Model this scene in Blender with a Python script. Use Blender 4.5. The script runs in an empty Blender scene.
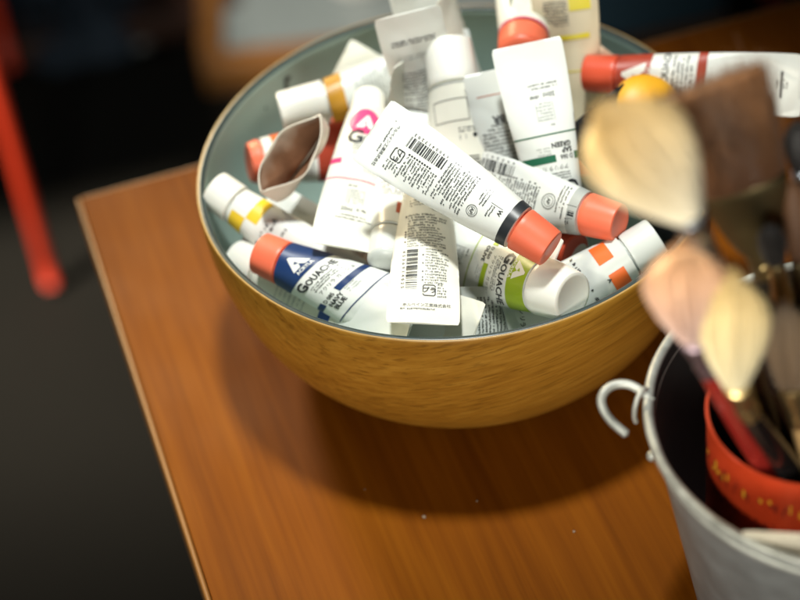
import bpy, bmesh, math, random
import numpy as np
from mathutils import Vector, Matrix, noise

scene = bpy.context.scene
COL = scene.collection
R = math.radians
random.seed(7)

# measured positions in metres (table top is z = 0): cap end, crimp end, direction the printed face looks
TUBES = {
  'diag': [[0.0378, -0.1112, 0.142], [-0.0423, -0.0427, 0.176], [-0.2201, -0.628, 0.7464]],
  'olive': [[0.0462, -0.1218, 0.118], [-0.0261, -0.0382, 0.0948], [-0.6135, -0.3316, 0.7167]],
  'coral_right': [[0.0769, -0.0786, 0.124], [0.0088, -0.0262, 0.118], [-0.4753, -0.5371, 0.6969]],
  'upright': [[-0.0148, -0.0141, 0.1261], [-0.0289, -0.1269, 0.119], [0.0993, -0.0751, 0.9922]],
  'navy': [[-0.1078, -0.0473, 0.107], [-0.0184, -0.1153, 0.0977], [-0.3257, -0.5345, 0.7798]],
  'pink': [[-0.041, 0.0474, 0.126], [-0.0646, -0.0668, 0.122], [0.2351, -0.0826, 0.9684]],
  'brick': [[-0.0441, -0.0773, 0.114], [-0.0217, 0.034, 0.1235], [0.1822, -0.1199, 0.9759]],
  'yellow': [[-0.1306, 0.0036, 0.112], [-0.0503, -0.0667, 0.0767], [-0.1714, -0.5915, 0.7879]],
  'slab': [[-0.0169, -0.0634, 0.077], [-0.1028, 0.0055, 0.1], [-0.2536, -0.5754, 0.7775]],
  'ochre': [[-0.0911, 0.0545, 0.118], [0.0203, 0.0649, 0.1283], [0.0179, -0.7926, 0.6094]],
  'orange': [[-0.1124, 0.0391, 0.098], [-0.0026, 0.0606, 0.0821], [0.2363, -0.7541, 0.6128]],
  'cutopen': [[-0.082, 0.0166, 0.108], [-0.0815, -0.0132, 0.138], [-0.7404, 0.4701, 0.4804]],
  'corner': [[0.0327, 0.05, 0.0641], [-0.0571, 0.0776, 0.128], [0.2208, -0.7431, 0.6317]],
  'edgeon': [[-0.0529, -0.0032, 0.0544], [-0.022, 0.0376, 0.155], [0.92, -0.3686, -0.1331]],
  'topleft': [[-0.0043, 0.0385, 0.0692], [-0.0157, 0.0445, 0.182], [0.0389, -0.9976, 0.0576]],
  'toptwo': [[0.0067, 0.0572, 0.0674], [-0.0082, 0.0849, 0.175], [0.2767, -0.9207, 0.2754]],
  'slim': [[0.0245, 0.048, 0.0617], [0.0069, 0.0754, 0.17], [0.9341, -0.2792, 0.2226]],
  'bigcap': [[0.0042, 0.0493, 0.155], [0.0063, -0.044, 0.0909], [-0.0462, -0.5661, 0.823]],
  'grey': [[0.0349, -0.0471, 0.0655], [0.026, 0.0163, 0.158], [-0.0536, -0.8259, 0.5612]],
  'sap': [[0.0519, -0.0638, 0.0914], [0.0432, 0.0095, 0.178], [-0.0787, -0.7646, 0.6397]],
  'coralback': [[0.0427, 0.0391, 0.145], [0.0627, 0.1348, 0.1503], [0.1295, -0.0822, 0.9882]],
  'lemon': [[0.0727, 0.034, 0.0671], [0.0703, 0.0674, 0.175], [-0.0927, -0.9518, 0.2924]],
  'stick': [[0.046, 0.0853, 0.052], [0.0451, 0.0837, 0.165], [0.9671, -0.2545, 0.004]],
  'beige': [[0.0182, 0.0389, 0.0478], [0.0892, 0.0556, 0.135], [-0.292, -0.8669, 0.404]],
  'red': [[0.0784, 0.0451, 0.126], [0.1866, -0.0051, 0.138], [-0.3889, -0.6933, 0.6067]],
  'amber': [[0.1061, -0.0031, 0.14], [0.0971, 0.0206, 0.098], [-0.6149, -0.736, -0.283]],
  'black': [[0.1178, -0.0516, 0.085], [0.0747, -0.0035, 0.14], [0.2043, -0.6518, 0.7304]],
  'squares': [[0.0952, -0.0816, 0.114], [-0.0065, -0.1144, 0.0776], [-0.0262, -0.7053, 0.7084]],
  'under': [[-0.0191, -0.0125, 0.087], [0.0381, -0.1032, 0.122], [-0.7082, -0.1833, 0.6818]],
  'textfront': [[0.0746, -0.0943, 0.0756], [-0.0141, -0.1078, 0.098], [0.2717, -0.7079, 0.652]],
  'frontright': [[0.098, -0.063, 0.0626], [0.0139, -0.1103, 0.094], [0.5445, -0.5459, 0.6368]],
  'bluesq': [[-0.1223, -0.0252, 0.086], [-0.0469, -0.111, 0.0935], [-0.4686, -0.3405, 0.8152]],
  'frontcrimp': [[-0.1038, -0.0376, 0.0751], [-0.036, -0.1211, 0.1105], [-0.6746, -0.2544, 0.693]],
  'leftpale': [[-0.0334, -0.0826, 0.0571], [-0.1227, -0.0231, 0.09], [-0.1406, -0.6318, 0.7623]],
  'darkgrey': [[0.0748, 0.0861, 0.105], [0.104, 0.022, 0.1], [-0.4636, -0.277, 0.8417]],
  'redlow': [[0.0543, -0.0697, 0.1], [0.0108, -0.0118, 0.09], [-0.5828, -0.309, 0.7516]],
  'fillfront': [[-0.0744, -0.0436, 0.0746], [-0.0044, -0.1271, 0.1065], [-0.6529, -0.2782, 0.7045]],
  'f1': [[-0.0022, -0.0692, 0.075], [-0.0639, -0.0419, 0.075], [-0.2837, -0.6418, 0.7125]],
  'f2': [[0.0593, 0.0265, 0.075], [0.0684, -0.0589, 0.075], [-0.2445, -0.0261, 0.9693]],
  'f3': [[-0.0659, 0.0975, 0.075], [0.0004, 0.0562, 0.075], [-0.3853, -0.6181, 0.6852]],
  'f4': [[-0.0701, 0.0405, 0.07], [-0.0164, 0.0025, 0.075], [-0.4535, -0.5484, 0.7026]],
  'f5': [[0.0669, 0.0796, 0.075], [-0.0009, 0.0967, 0.08], [-0.1466, -0.7646, 0.6276]],
}
BRUSHES = {
  'b1': [[0.0428, -0.2786, 0.3633], [0.0729, -0.2828, 0.3078], [0.147, -0.226, 0.02]],
  'b2': [[0.0909, -0.2207, 0.3228], [0.1063, -0.2239, 0.2682], [0.155, -0.249, 0.02]],
  'b3': [[0.0694, -0.2873, 0.2957], [0.0742, -0.285, 0.2469], [0.153, -0.236, 0.02]],
  'b4': [[0.0877, -0.292, 0.2834], [0.0902, -0.2925, 0.2244], [0.166, -0.228, 0.02]],
  'b5': [[0.1137, -0.2725, 0.2457], [0.1179, -0.2753, 0.1989], [0.162, -0.24, 0.02]],
  'b6': [[0.127, -0.2237, 0.2684], [0.1287, -0.2368, 0.2326], [0.15, -0.225, 0.02]],
  'b8': [[0.113, -0.2433, 0.2621], [0.1169, -0.2437, 0.2398], [0.156, -0.232, 0.02]],
  'b9': [[0.132, -0.2081, 0.2851], [0.1334, -0.2146, 0.2635], [0.16, -0.245, 0.02]],
  'b10': [[0.1051, -0.2535, 0.2294], [0.1083, -0.2573, 0.2034], [0.158, -0.236, 0.02]],
  'b7': [[0.0898, -0.2685, 0.2207], [0.096, -0.2664, 0.1938], [0.146, -0.234, 0.02]],
}

# ------------------------------------------------------------------ helpers
def link(name, me, parent=None):
    o = bpy.data.objects.new(name, me); COL.objects.link(o)
    if parent: o.parent = parent
    return o
def tag(o, label, cat, group=None):
    o['label'] = label; o['category'] = cat
    if group: o['group'] = group
    return o
def empty(name, loc, label, cat, group=None, rotz=0):
    o = bpy.data.objects.new(name, None); COL.objects.link(o)
    o.location = loc; o.rotation_euler = (0, 0, rotz); o.empty_display_size = .02
    return tag(o, label, cat, group)
def pydata(name, verts, faces, mats, idx=None, parent=None, smooth=True, sharp=None):
    me = bpy.data.meshes.new(name)
    me.from_pydata([tuple(map(float, v)) for v in verts], [], [tuple(map(int, f)) for f in faces])
    for m in (mats if isinstance(mats, (list, tuple)) else [mats]): me.materials.append(m)
    if idx is not None: me.polygons.foreach_set('material_index', np.array(idx, dtype=np.int32))
    if smooth:
        me.polygons.foreach_set('use_smooth', np.ones(len(me.polygons), dtype=bool))
        if sharp: me.set_sharp_from_angle(angle=R(sharp))
    me.update()
    return link(name, me, parent)
def from_bm(name, bm, m, parent=None, sharp=40):
    me = bpy.data.meshes.new(name); bmesh.ops.recalc_face_normals(bm, faces=bm.faces)
    bm.to_mesh(me); bm.free()
    for mm in (m if isinstance(m, (list, tuple)) else [m]): me.materials.append(mm)
    me.polygons.foreach_set('use_smooth', np.ones(len(me.polygons), dtype=bool))
    me.set_sharp_from_angle(angle=R(sharp))
    return link(name, me, parent)
def bm_box(bm, c, s, bev=0, rot=None):
    g = bmesh.ops.create_cube(bm, size=1)
    M = Matrix.Translation(c) @ (rot or Matrix()) @ Matrix.Diagonal((*s, 1))
    bmesh.ops.transform(bm, matrix=M, verts=g['verts'])
    if bev:
        es = list({e for v in g['verts'] for e in v.link_edges})
        bmesh.ops.bevel(bm, geom=es, offset=bev, segments=3, profile=.5, affect='EDGES')
def lathe(prof, n=96, closed=False):
    vs, fs = [], []
    for r, z in prof:
        for k in range(n):
            a = 2*math.pi*k/n; vs.append((r*math.cos(a), r*math.sin(a), z))
    m = len(prof)
    for i in range(m if closed else m-1):
        for k in range(n):
            a, b = i*n+k, i*n+(k+1) % n
            j = (i+1) % m
            fs.append((a, b, j*n+(k+1) % n, j*n+k))
    return vs, fs
def tube_path(pts, r, n=12, sub=8):
    """a smooth round wire through points"""
    P = [Vector(p) for p in pts]; out = []
    for i in range(len(P)-1):
        p0 = P[max(i-1, 0)]; p1 = P[i]; p2 = P[i+1]; p3 = P[min(i+2, len(P)-1)]
        for k in range(sub):
            t = k/sub
            out.append(.5*((2*p1)+(p2-p0)*t+(2*p0-5*p1+4*p2-p3)*t*t+(3*p1-p0-3*p2+p3)*t**3))
    out.append(P[-1])
    vs, fs = [], []; up = None
    for i, p in enumerate(out):
        d = (out[min(i+1, len(out)-1)]-out[max(i-1, 0)]).normalized()
        if up is None: up = d.orthogonal().normalized()
        up = (up-d*up.dot(d)).normalized(); w = d.cross(up)
        for k in range(n):
            a = 2*math.pi*k/n; vs.append(p+up*(r*math.cos(a))+w*(r*math.sin(a)))
    for i in range(len(out)-1):
        for k in range(n):
            fs.append((i*n+k, i*n+(k+1) % n, (i+1)*n+(k+1) % n, (i+1)*n+k))
    for base, dd in ((0, -1), ((len(out)-1)*n, 1)):
        c = len(vs); e = out[0] if dd < 0 else out[-1]; o2 = out[1] if dd < 0 else out[-2]
        vs.append(e+(e-o2).normalized()*r*.5)
        for k in range(n): fs.append((base+k, base+(k+1) % n, c))
    return vs, fs

# ------------------------------------------------------------------ materials
def mat(name, col, rough=.4, spec=.5, metal=0, vary=.06, vscale=60, bump=0, bscale=300, sss=0, coat=0, rvar=.1):
    m = bpy.data.materials.new(name); m.use_nodes = True; nt = m.node_tree; N = nt.nodes; L = nt.links
    b = N['Principled BSDF']
    b.inputs['Roughness'].default_value = rough; b.inputs['Metallic'].default_value = metal
    b.inputs['Specular IOR Level'].default_value = spec; b.inputs['Coat Weight'].default_value = coat
    tc = N.new('ShaderNodeTexCoord')
    nz = N.new('ShaderNodeTexNoise'); nz.inputs['Scale'].default_value = vscale; nz.inputs['Detail'].default_value = 5
    L.new(tc.outputs['Object'], nz.inputs['Vector'])
    mx = N.new('ShaderNodeMix'); mx.data_type = 'RGBA'
    mx.inputs[6].default_value = (*[c*(1-vary) for c in col], 1)
    mx.inputs[7].default_value = (*[min(1, c*(1+vary)) for c in col], 1)
    L.new(nz.outputs['Fac'], mx.inputs[0]); L.new(mx.outputs[2], b.inputs['Base Color'])
    mr = N.new('ShaderNodeMapRange'); mr.inputs['To Min'].default_value = max(.02, rough-rvar); mr.inputs['To Max'].default_value = min(1, rough+rvar)
    L.new(nz.outputs['Fac'], mr.inputs['Value']); L.new(mr.outputs['Result'], b.inputs['Roughness'])
    if sss:
        b.inputs['Subsurface Weight'].default_value = sss; b.inputs['Subsurface Radius'].default_value = (.004, .003, .002)
        b.inputs['Subsurface Scale'].default_value = 1.0
    if bump:
        n2 = N.new('ShaderNodeTexNoise'); n2.inputs['Scale'].default_value = bscale; n2.inputs['Detail'].default_value = 4
        L.new(tc.outputs['Object'], n2.inputs['Vector'])
        bp = N.new('ShaderNodeBump'); bp.inputs['Strength'].default_value = bump; bp.inputs['Distance'].default_value = .001
        L.new(n2.outputs['Fac'], bp.inputs['Height']); L.new(bp.outputs['Normal'], b.inputs['Normal'])
    return m
def wood(name, dark, mid, light, fibre, fscale, ring=None, rough=.35, coat=.3, bump=.15, pore=.35, bigk=.16, radial=False, lo=(.10, .035, .03)):
    """wood: fibre is the grain direction in object space; pores stretched along it, growth rings if asked"""
    m = bpy.data.materials.new(name); m.use_nodes = True; nt = m.node_tree; N = nt.nodes; L = nt.links
    b = N['Principled BSDF']; b.inputs['Roughness'].default_value = rough
    b.inputs['Coat Weight'].default_value = coat; b.inputs['Coat Roughness'].default_value = .25
    tc = N.new('ShaderNodeTexCoord')
    f = Vector(fibre).normalized(); q = f.rotation_difference(Vector((1, 0, 0))).to_euler()
    mp = N.new('ShaderNodeMapping'); mp.inputs['Rotation'].default_value = q
    L.new(tc.outputs['Object'], mp.inputs['Vector'])
    src = mp.outputs['Vector']
    if radial:                                                  # growth rings round the fibre axis
        sx = N.new('ShaderNodeSeparateXYZ'); L.new(mp.outputs['Vector'], sx.inputs[0])
        cy = N.new('ShaderNodeCombineXYZ'); L.new(sx.outputs['Y'], cy.inputs[1]); L.new(sx.outputs['Z'], cy.inputs[2])
        ln_ = N.new('ShaderNodeVectorMath'); ln_.operation = 'LENGTH'; L.new(cy.outputs[0], ln_.inputs[0])
        an = N.new('ShaderNodeMath'); an.operation = 'ARCTAN2'; L.new(sx.outputs['Z'], an.inputs[0]); L.new(sx.outputs['Y'], an.inputs[1])
        a2 = N.new('ShaderNodeMath'); a2.operation = 'MULTIPLY'; a2.inputs[1].default_value = radial; L.new(an.outputs[0], a2.inputs[0])
        cb = N.new('ShaderNodeCombineXYZ'); L.new(a2.outputs[0], cb.inputs[0]); L.new(ln_.outputs['Value'], cb.inputs[1]); L.new(sx.outputs['X'], cb.inputs[2])
        sc2 = N.new('ShaderNodeVectorMath'); sc2.operation = 'MULTIPLY'; sc2.inputs[1].default_value = (1, 1, .25); L.new(cb.outputs[0], sc2.inputs[0])
        src = sc2.outputs[0]
    def stretched(sc, lo, det=5, dist=0.0):
        k = N.new('ShaderNodeMapping'); k.inputs['Scale'].default_value = (sc*lo, sc, sc); L.new(src, k.inputs['Vector'])
        n = N.new('ShaderNodeTexNoise'); n.inputs['Scale'].default_value = 1; n.inputs['Detail'].default_value = det
        n.inputs['Distortion'].default_value = dist
        L.new(k.outputs['Vector'], n.inputs['Vector']); return n
    big = stretched(fscale*bigk, lo[0], 4, .8); fine = stretched(fscale, lo[1], 4); por = stretched(fscale*1.7, lo[2], 2)
    ramp = N.new('ShaderNodeValToRGB'); e = ramp.color_ramp.elements
    e[0].position = .28; e[0].color = (*dark, 1); e[1].position = .72; e[1].color = (*light, 1)
    k = ramp.color_ramp.elements.new(.5); k.color = (*mid, 1)
    add = N.new('ShaderNodeMath'); add.operation = 'MULTIPLY_ADD'; add.inputs[1].default_value = .55
    L.new(fine.outputs['Fac'], add.inputs[0])
    half = N.new('ShaderNodeMath'); half.operation = 'MULTIPLY'; half.inputs[1].default_value = .45
    if ring:
        wv = N.new('ShaderNodeTexWave'); wv.wave_type = 'RINGS'; wv.rings_direction = 'X'; wv.wave_profile = 'SAW'
        wv.inputs['Scale'].default_value = ring[0]; wv.inputs['Distortion'].default_value = ring[1]; wv.inputs['Detail'].default_value = 2
        wv.inputs['Detail Scale'].default_value = .8
        off = N.new('ShaderNodeMapping'); off.inputs['Location'].default_value = ring[2]; L.new(mp.outputs['Vector'], off.inputs['Vector'])
        L.new(off.outputs['Vector'], wv.inputs['Vector'])
        mixr = N.new('ShaderNodeMix'); mixr.inputs[0].default_value = ring[3]
        L.new(big.outputs['Fac'], mixr.inputs[2]); L.new(wv.outputs['Fac'], mixr.inputs[3]); L.new(mixr.outputs[0], half.inputs[0])
    else:
        L.new(big.outputs['Fac'], half.inputs[0])
    L.new(half.outputs[0], add.inputs[2]); L.new(add.outputs[0], ramp.inputs['Fac'])
    pr = N.new('ShaderNodeMapRange'); pr.inputs['From Min'].default_value = .54; pr.inputs['From Max'].default_value = .70
    pr.inputs['To Min'].default_value = 0; pr.inputs['To Max'].default_value = pore
    L.new(por.outputs['Fac'], pr.inputs['Value'])
    dk = N.new('ShaderNodeMix'); dk.data_type = 'RGBA'; dk.inputs[7].default_value = (*[c*.35 for c in dark], 1)
    L.new(pr.outputs['Result'], dk.inputs[0]); L.new(ramp.outputs['Color'], dk.inputs[6]); L.new(dk.outputs[2], b.inputs['Base Color'])
    sm = N.new('ShaderNodeTexNoise'); sm.inputs['Scale'].default_value = 14; sm.inputs['Detail'].default_value = 6
    L.new(tc.outputs['Object'], sm.inputs['Vector'])
    rr = N.new('ShaderNodeMapRange'); rr.inputs['To Min'].default_value = rough-.1; rr.inputs['To Max'].default_value = rough+.12
    L.new(sm.outputs['Fac'], rr.inputs['Value']); L.new(rr.outputs['Result'], b.inputs['Roughness'])
    bp = N.new('ShaderNodeBump'); bp.inputs['Strength'].default_value = bump; bp.inputs['Distance'].default_value = .0006
    L.new(por.outputs['Fac'], bp.inputs['Height']); L.new(bp.outputs['Normal'], b.inputs['Normal'])
    return m

MW = dict(rough=.33, vary=.035, vscale=35, bump=.06, bscale=160, sss=.06)
WHITE = mat('white_plastic', (.79, .82, .775), **MW)
CREAM = mat('cream_plastic', (.80, .80, .70), **MW)
GREYW = mat('grey_white_plastic', (.62, .66, .63), **MW)
CAPW = mat('white_cap_plastic', (.85, .85, .78), rough=.33, vary=.03, sss=.15)
CORAL = mat('coral_cap_plastic', (.86, .17, .085), rough=.42, vary=.04, sss=.1)
REDCAP = mat('red_cap_plastic', (.66, .085, .035), rough=.4)
AMBER = mat('amber_cap_plastic', (.85, .42, .02), rough=.4, sss=.1)
BLACKP = mat('black_plastic', (.008, .009, .010), rough=.5, spec=.25)
GREYCAP = mat('grey_cap_plastic', (.14, .16, .17), rough=.45)
DRIED = mat('dried_paint', (.12, .034, .014), rough=.5, vary=.6, vscale=160, bump=.5, bscale=250)
INK = {k: mat(k+'_ink', c, rough=.38, vary=.03) for k, c in dict(
    black=(.022, .026, .03), grey=(.085, .095, .095), pale=(.42, .45, .43), white=(.82, .83, .78), navy=(.008, .035, .13), blue=(.01, .06, .28),
    green=(.008, .12, .06), olive=(.32, .45, .018), ochre=(.50, .25, .02), pink=(.80, .055, .20), red=(.38, .05, .025),
    brick=(.45, .10, .045), yellow=(.80, .56, .03), orange=(.80, .15, .025), lemon=(.85, .74, .05)).items()}

# ------------------------------------------------------------------ lettering
_tc = {}
def text_tris(s, size, bold=0.0):
    """flat triangles of a string, left end of its base line at the origin, capitals about .73 size high"""
    key = (s, round(size, 5), bold)
    if key in _tc: return _tc[key]
    cu = bpy.data.curves.new('lettering', 'FONT'); cu.body = s; cu.size = size; cu.resolution_u = 2; cu.offset = bold*size
    o = bpy.data.objects.new('lettering', cu); COL.objects.link(o)
    bpy.context.view_layer.update()
    me = o.evaluated_get(bpy.context.evaluated_depsgraph_get()).to_mesh()
    bm = bmesh.new(); bm.from_mesh(me); bmesh.ops.triangulate(bm, faces=bm.faces)
    bmesh.ops.remove_doubles(bm, verts=bm.verts, dist=1e-6)
    xs = [v.co.x for v in bm.verts] or [0]
    x = math.floor(min(xs)/.0015)*.0015
    while x < max(xs):
        bmesh.ops.bisect_plane(bm, geom=bm.verts[:]+bm.edges[:]+bm.faces[:], plane_co=(x, 0, 0), plane_no=(1, 0, 0)); x += .0015
    bmesh.ops.triangulate(bm, faces=bm.faces)
    bm.verts.index_update()
    V = np.array([(v.co.x, v.co.y) for v in bm.verts]).reshape(-1, 2); Fc = [[v.index for v in f.verts] for f in bm.faces]
    bm.free(); bpy.data.objects.remove(o); bpy.data.curves.remove(cu)
    _tc[key] = (V, Fc, max(xs)); return _tc[key]

class Print:
    """flat artwork in label space: s runs from the shoulder to the crimp, t round the tube; letters stand up towards the cap"""
    def __init__(self): self.V = []; self.F = []; self.M = []; self.mats = []; self.lay = []
    def _m(self, ink):
        m = INK[ink]
        if m not in self.mats: self.mats.append(m)
        return self.mats.index(m)
    def add(self, V, F, ink, layer=1):
        o = len(self.V); self.V += [tuple(v) for v in V]; self.lay += [layer]*len(V)
        k = self._m(ink)
        for f in F: self.F.append([o+i for i in f]); self.M.append(k)
    def rect(self, s0, s1, t0, t1, ink, layer=1):
        ns = max(1, int(abs(s1-s0)/.0025)+1); n = max(1, int(abs(t1-t0)/.0012)+1)
        V = [(s0+(s1-s0)*i/ns, t0+(t1-t0)*j/n) for i in range(ns+1) for j in range(n+1)]
        F = [(i*(n+1)+j, i*(n+1)+j+1, (i+1)*(n+1)+j+1, (i+1)*(n+1)+j) for i in range(ns) for j in range(n)]
        self.add(V, F, ink, layer)
    def poly(self, pts, ink, layer=1):
        """simple polygon [(s,t)] cut into small faces"""
        bm = bmesh.new(); bm.faces.new([bm.verts.new((p[0], p[1], 0)) for p in pts])
        bmesh.ops.triangulate(bm, faces=bm.faces)
        for ax, no in ((1, (0, 1, 0)), (0, (1, 0, 0))):
            lo = min(p[ax] for p in pts); hi = max(p[ax] for p in pts); x = lo+.0012
            while x < hi:
                bmesh.ops.bisect_plane(bm, geom=bm.verts[:]+bm.edges[:]+bm.faces[:], plane_co=(x, x, 0), plane_no=no); x += .0013
        bm.verts.index_update()
        self.add([(v.co.x, v.co.y) for v in bm.verts], [[v.index for v in f.verts] for f in bm.faces], ink, layer); bm.free()
    def ring(self, s, t, r0, r1, ink, n=28, a0=0, a1=6.2832, layer=1):
        if r1-r0 > .0013:                                       # fine steps, so that it follows the curve
            m = int((r1-r0)/.0011)+1
            for q in range(m): self.ring(s, t, r0+(r1-r0)*q/m, r0+(r1-r0)*(q+1)/m, ink, n, a0, a1, layer)
            return
        V = []; F = []
        for k in range(n+1):
            a = a0+(a1-a0)*k/n
            V += [(s+r0*math.cos(a), t+r0*math.sin(a)), (s+r1*math.cos(a), t+r1*math.sin(a))]
        for k in range(n): F.append((2*k, 2*k+1, 2*k+3, 2*k+2))
        self.add(V, F, ink, layer)
    def text(self, st, s, t, size, ink='black', bold=.015, layer=2, anchor='l', along=False, squeeze=1.0):
        """base line at s, starting at t; along=True reads along the tube"""
        V, F, w = text_tris(st, size, bold)
        if not len(V): return 0
        x = V[:, 0]*squeeze - (w*squeeze/2 if anchor == 'c' else (w*squeeze if anchor == 'r' else 0)); y = V[:, 1]
        if along: W = np.c_[s+x, t+y*1.0]
        else: W = np.c_[s-y, t+x]
        self.add(W, F, ink, layer); return w*squeeze
    def micro(self, s0, s1, t0, t1, pitch=.0016, h=.0009, ink='grey', rng=None, bullets=False, ragged=.3, fill=.9):
        """rows of print too small to read"""
        rng = rng or random; s = s0
        while s < s1:
            t = t0
            if bullets and rng.random() < .55: self.rect(s, s+h*1.05, t-.0016, t-.0007, 'black')
            te = t1-(t1-t0)*ragged*rng.random()*(rng.random() < .5)
            while t < te:
                w = rng.uniform(.0003, .0008); k = rng.random()
                if rng.random() < fill:
                    lo = 0 if k < .7 else .35; hi = 1 if k > .25 else .7
                    self.rect(s+h*(1-hi), s+h*(1-lo), t, t+w, ink)
                    if k > .45: self.rect(s+h*.1, s+h*.25, t+w, t+w+.00025, ink)
                t += w+rng.uniform(.00015, .0004)
            s += pitch
    def barcode(self, s0, s1, t0, t1, digits, rng, side=-1):
        s = s0
        while s < s1:
            w = rng.choice([.00033, .00033, .00066, .00099]); self.rect(s, min(s+w, s1), t0, t1, 'black'); s += w+rng.choice([.0003, .0003, .0006, .0009])
        n = len(digits)
        for k, ch in enumerate(digits):
            V, F, w = text_tris(ch, .0024, .01)
            sc = s0+(s1-s0)*(k+.2)/n
            self.add(np.c_[sc+V[:, 0], (t0-.0022 if side < 0 else t1+.0004)+V[:, 1]*.95], [f for f in F], 'black', 2)
    def recycle(self, s, t, k=.0034, w=.0006):
        """the plastic recycling mark: two bent arrows round the sign for plastic"""
        c = .0014
        self.rect(s-k, s-k+w, t-k+c, t+k-c, 'black'); self.rect(s+k-w, s+k, t-k+c, t+k-c, 'black')
        self.rect(s-k+c, s+k*.35, t-k, t-k+w, 'black'); self.rect(s-k*.35, s+k-c, t+k-w, t+k, 'black')
        for u, v, a0 in ((-1, -1, math.pi), (-1, 1, math.pi/2), (1, 1, 0), (1, -1, -math.pi/2)): self.ring(s+u*(k-c), t+v*(k-c), c-w, c, 'black', 8, a0, a0+math.pi/2)
        self.text('\u30d7\u30e9', s+.0012, t, .0036, 'black', .03, anchor='c')
    def seal(self, s, t, r=.0031):
        self.ring(s, t, r-.00035, r, 'grey'); self.ring(s, t, r*.68-.0002, r*.68, 'grey')
        self.text('AP', s+.0010, t, .0028, 'grey', .02, anchor='c')
    def logo(self, s, t, k=.0085, ink='white', inner='navy', name=True):
        """the maker's mark: a broad white letter A with its name under it"""
        h = k; b = k*.62
        self.poly([(s-h*.5, t-k*.02), (s-h*.5, t+k*.12), (s+h*.5, t+b), (s+h*.5, t+b*.36), (s+h*.22, t+b*.08), (s+h*.5, t-b*.18), (s+h*.5, t-b)], ink, 2)
        self.poly([(s-h*.05, t+k*.04), (s+h*.22, t+k*.05), (s+h*.10, t-k*.17)], inner, 3)
        if name: self.text('ACRYLA', s+h*.5+.0026, t, .0027, ink, .03, anchor='c', layer=2)
    def band(self, s0, s1, ink, per, curve=0):
        self.rect(s0, s1, -per/2+.0002, per/2-.0002, ink)

def front_print(p, per, ink, code, names, rng, rect_ink=None, logo_t=0, tt=-.013, shoulder=.0135, gouache='OUACHE', plain=False, gs=1.0):
    """the front label of a gouache tube, upright when the cap is on top"""
    ri = rect_ink or ink
    if not plain: p.band(0, shoulder, ink, per); p.logo(shoulder*.46, logo_t, .0086, 'white', ink)
    s = shoulder+.0068
    w = p.text('G', s, tt, .0094*gs, 'black', .035)
    p.text(gouache, s, tt+w+.0003, .0062*gs, 'black', .025, squeeze=.88)
    p.micro(s+.0014, s+.0052, tt+.004, tt+.022, .0014, .0008, 'grey', rng)
    p.text('\u30a2\u30af\u30ea\u30e9 \u30ac\u30c3\u30b7\u30e5', s+.0084, tt+.004, .0027, 'black', 0)
    a, b = s+.0105, s+.0143
    p.rect(a, b, -per/2, tt-.0005, ri); p.rect(a, b, tt+.0100, per/2, ri)
    p.text(code, b-.0008, tt+.0005, .0033, 'black', .015, squeeze=.85)
    for k, nm in enumerate(names): p.text(nm, b+.0028+k*.0032, tt+.0005, .0036, 'black', .03, squeeze=.95)
    p.micro(b+.0004, b+.0036, tt+.0120, tt+.0190, .0016, .0008, 'pale', rng)
    p.rect(b+.0105, b+.0112, -per/2, per/2, ri)
    p.micro(b+.0150, b+.0158, tt+.006, tt+.010, .0014, .0009, 'black', rng)
    for q in (0, .009): p.rect(b+.0178, b+.0275, tt+.006+q, tt+.0063+q, 'pale')
    p.micro(b+.0182, b+.0270, tt+.007, tt+.0145, .0017, .0009, 'pale', rng)
    p.text('20ml', b+.0325, tt+.004, .0032, 'grey', .01); p.micro(b+.0302, b+.0312, tt+.0125, tt+.018, .0014, .0016, 'grey', rng)
    p.micro(b+.0350, b+.0385, tt+.002, tt+.021, .0019, .0008, 'grey', rng)
def back_print(p, rng, L, sh=.006, digits='4901234567', off=0.0):
    """the back label: seal, rows of small print with bullets, bar code along the tube, recycling mark"""
    p.rect(sh+.0035, sh+.0105, off-.0030, off-.0027, 'grey'); p.text('W', sh+.0050, off-.0022, .0030, 'black', .03)
    p.micro(sh+.0075, sh+.0100, off-.002, off+.004, .0016, .0009, 'grey', rng)
    p.micro(sh+.0130, sh+.0180, off-.008, off+.001, .0017, .0008, 'grey', rng)
    p.seal(sh+.0170, off+.0060)
    p.micro(sh+.0225, L*.50, off-.0085, off+.0115, .00165, .00095, 'grey', rng, True)
    b0, b1 = L*.52, L*.775
    p.barcode(b0, b1, off-.0085, off-.0026, digits, rng)
    p.micro(b0, b1-.004, off+.0012, off+.0128, .00165, .00095, 'grey', rng, True)
    p.recycle(b1+.0008, off+.0036)
    p.micro(b1-.0030, b1+.0040, off+.0078, off+.0125, .00165, .00095, 'grey', rng)
    s = L*.885
    p.text('\u30db\u30eb\u30d9\u30a4\u30f3\u5de5\u696d\u682a\u5f0f\u4f1a\u793e', s, off-.0095, .0022, 'grey', .01)
    p.micro(s+.0012, s+.0020, off-.0105, off+.010, .0016, .0009, 'grey', rng)

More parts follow.
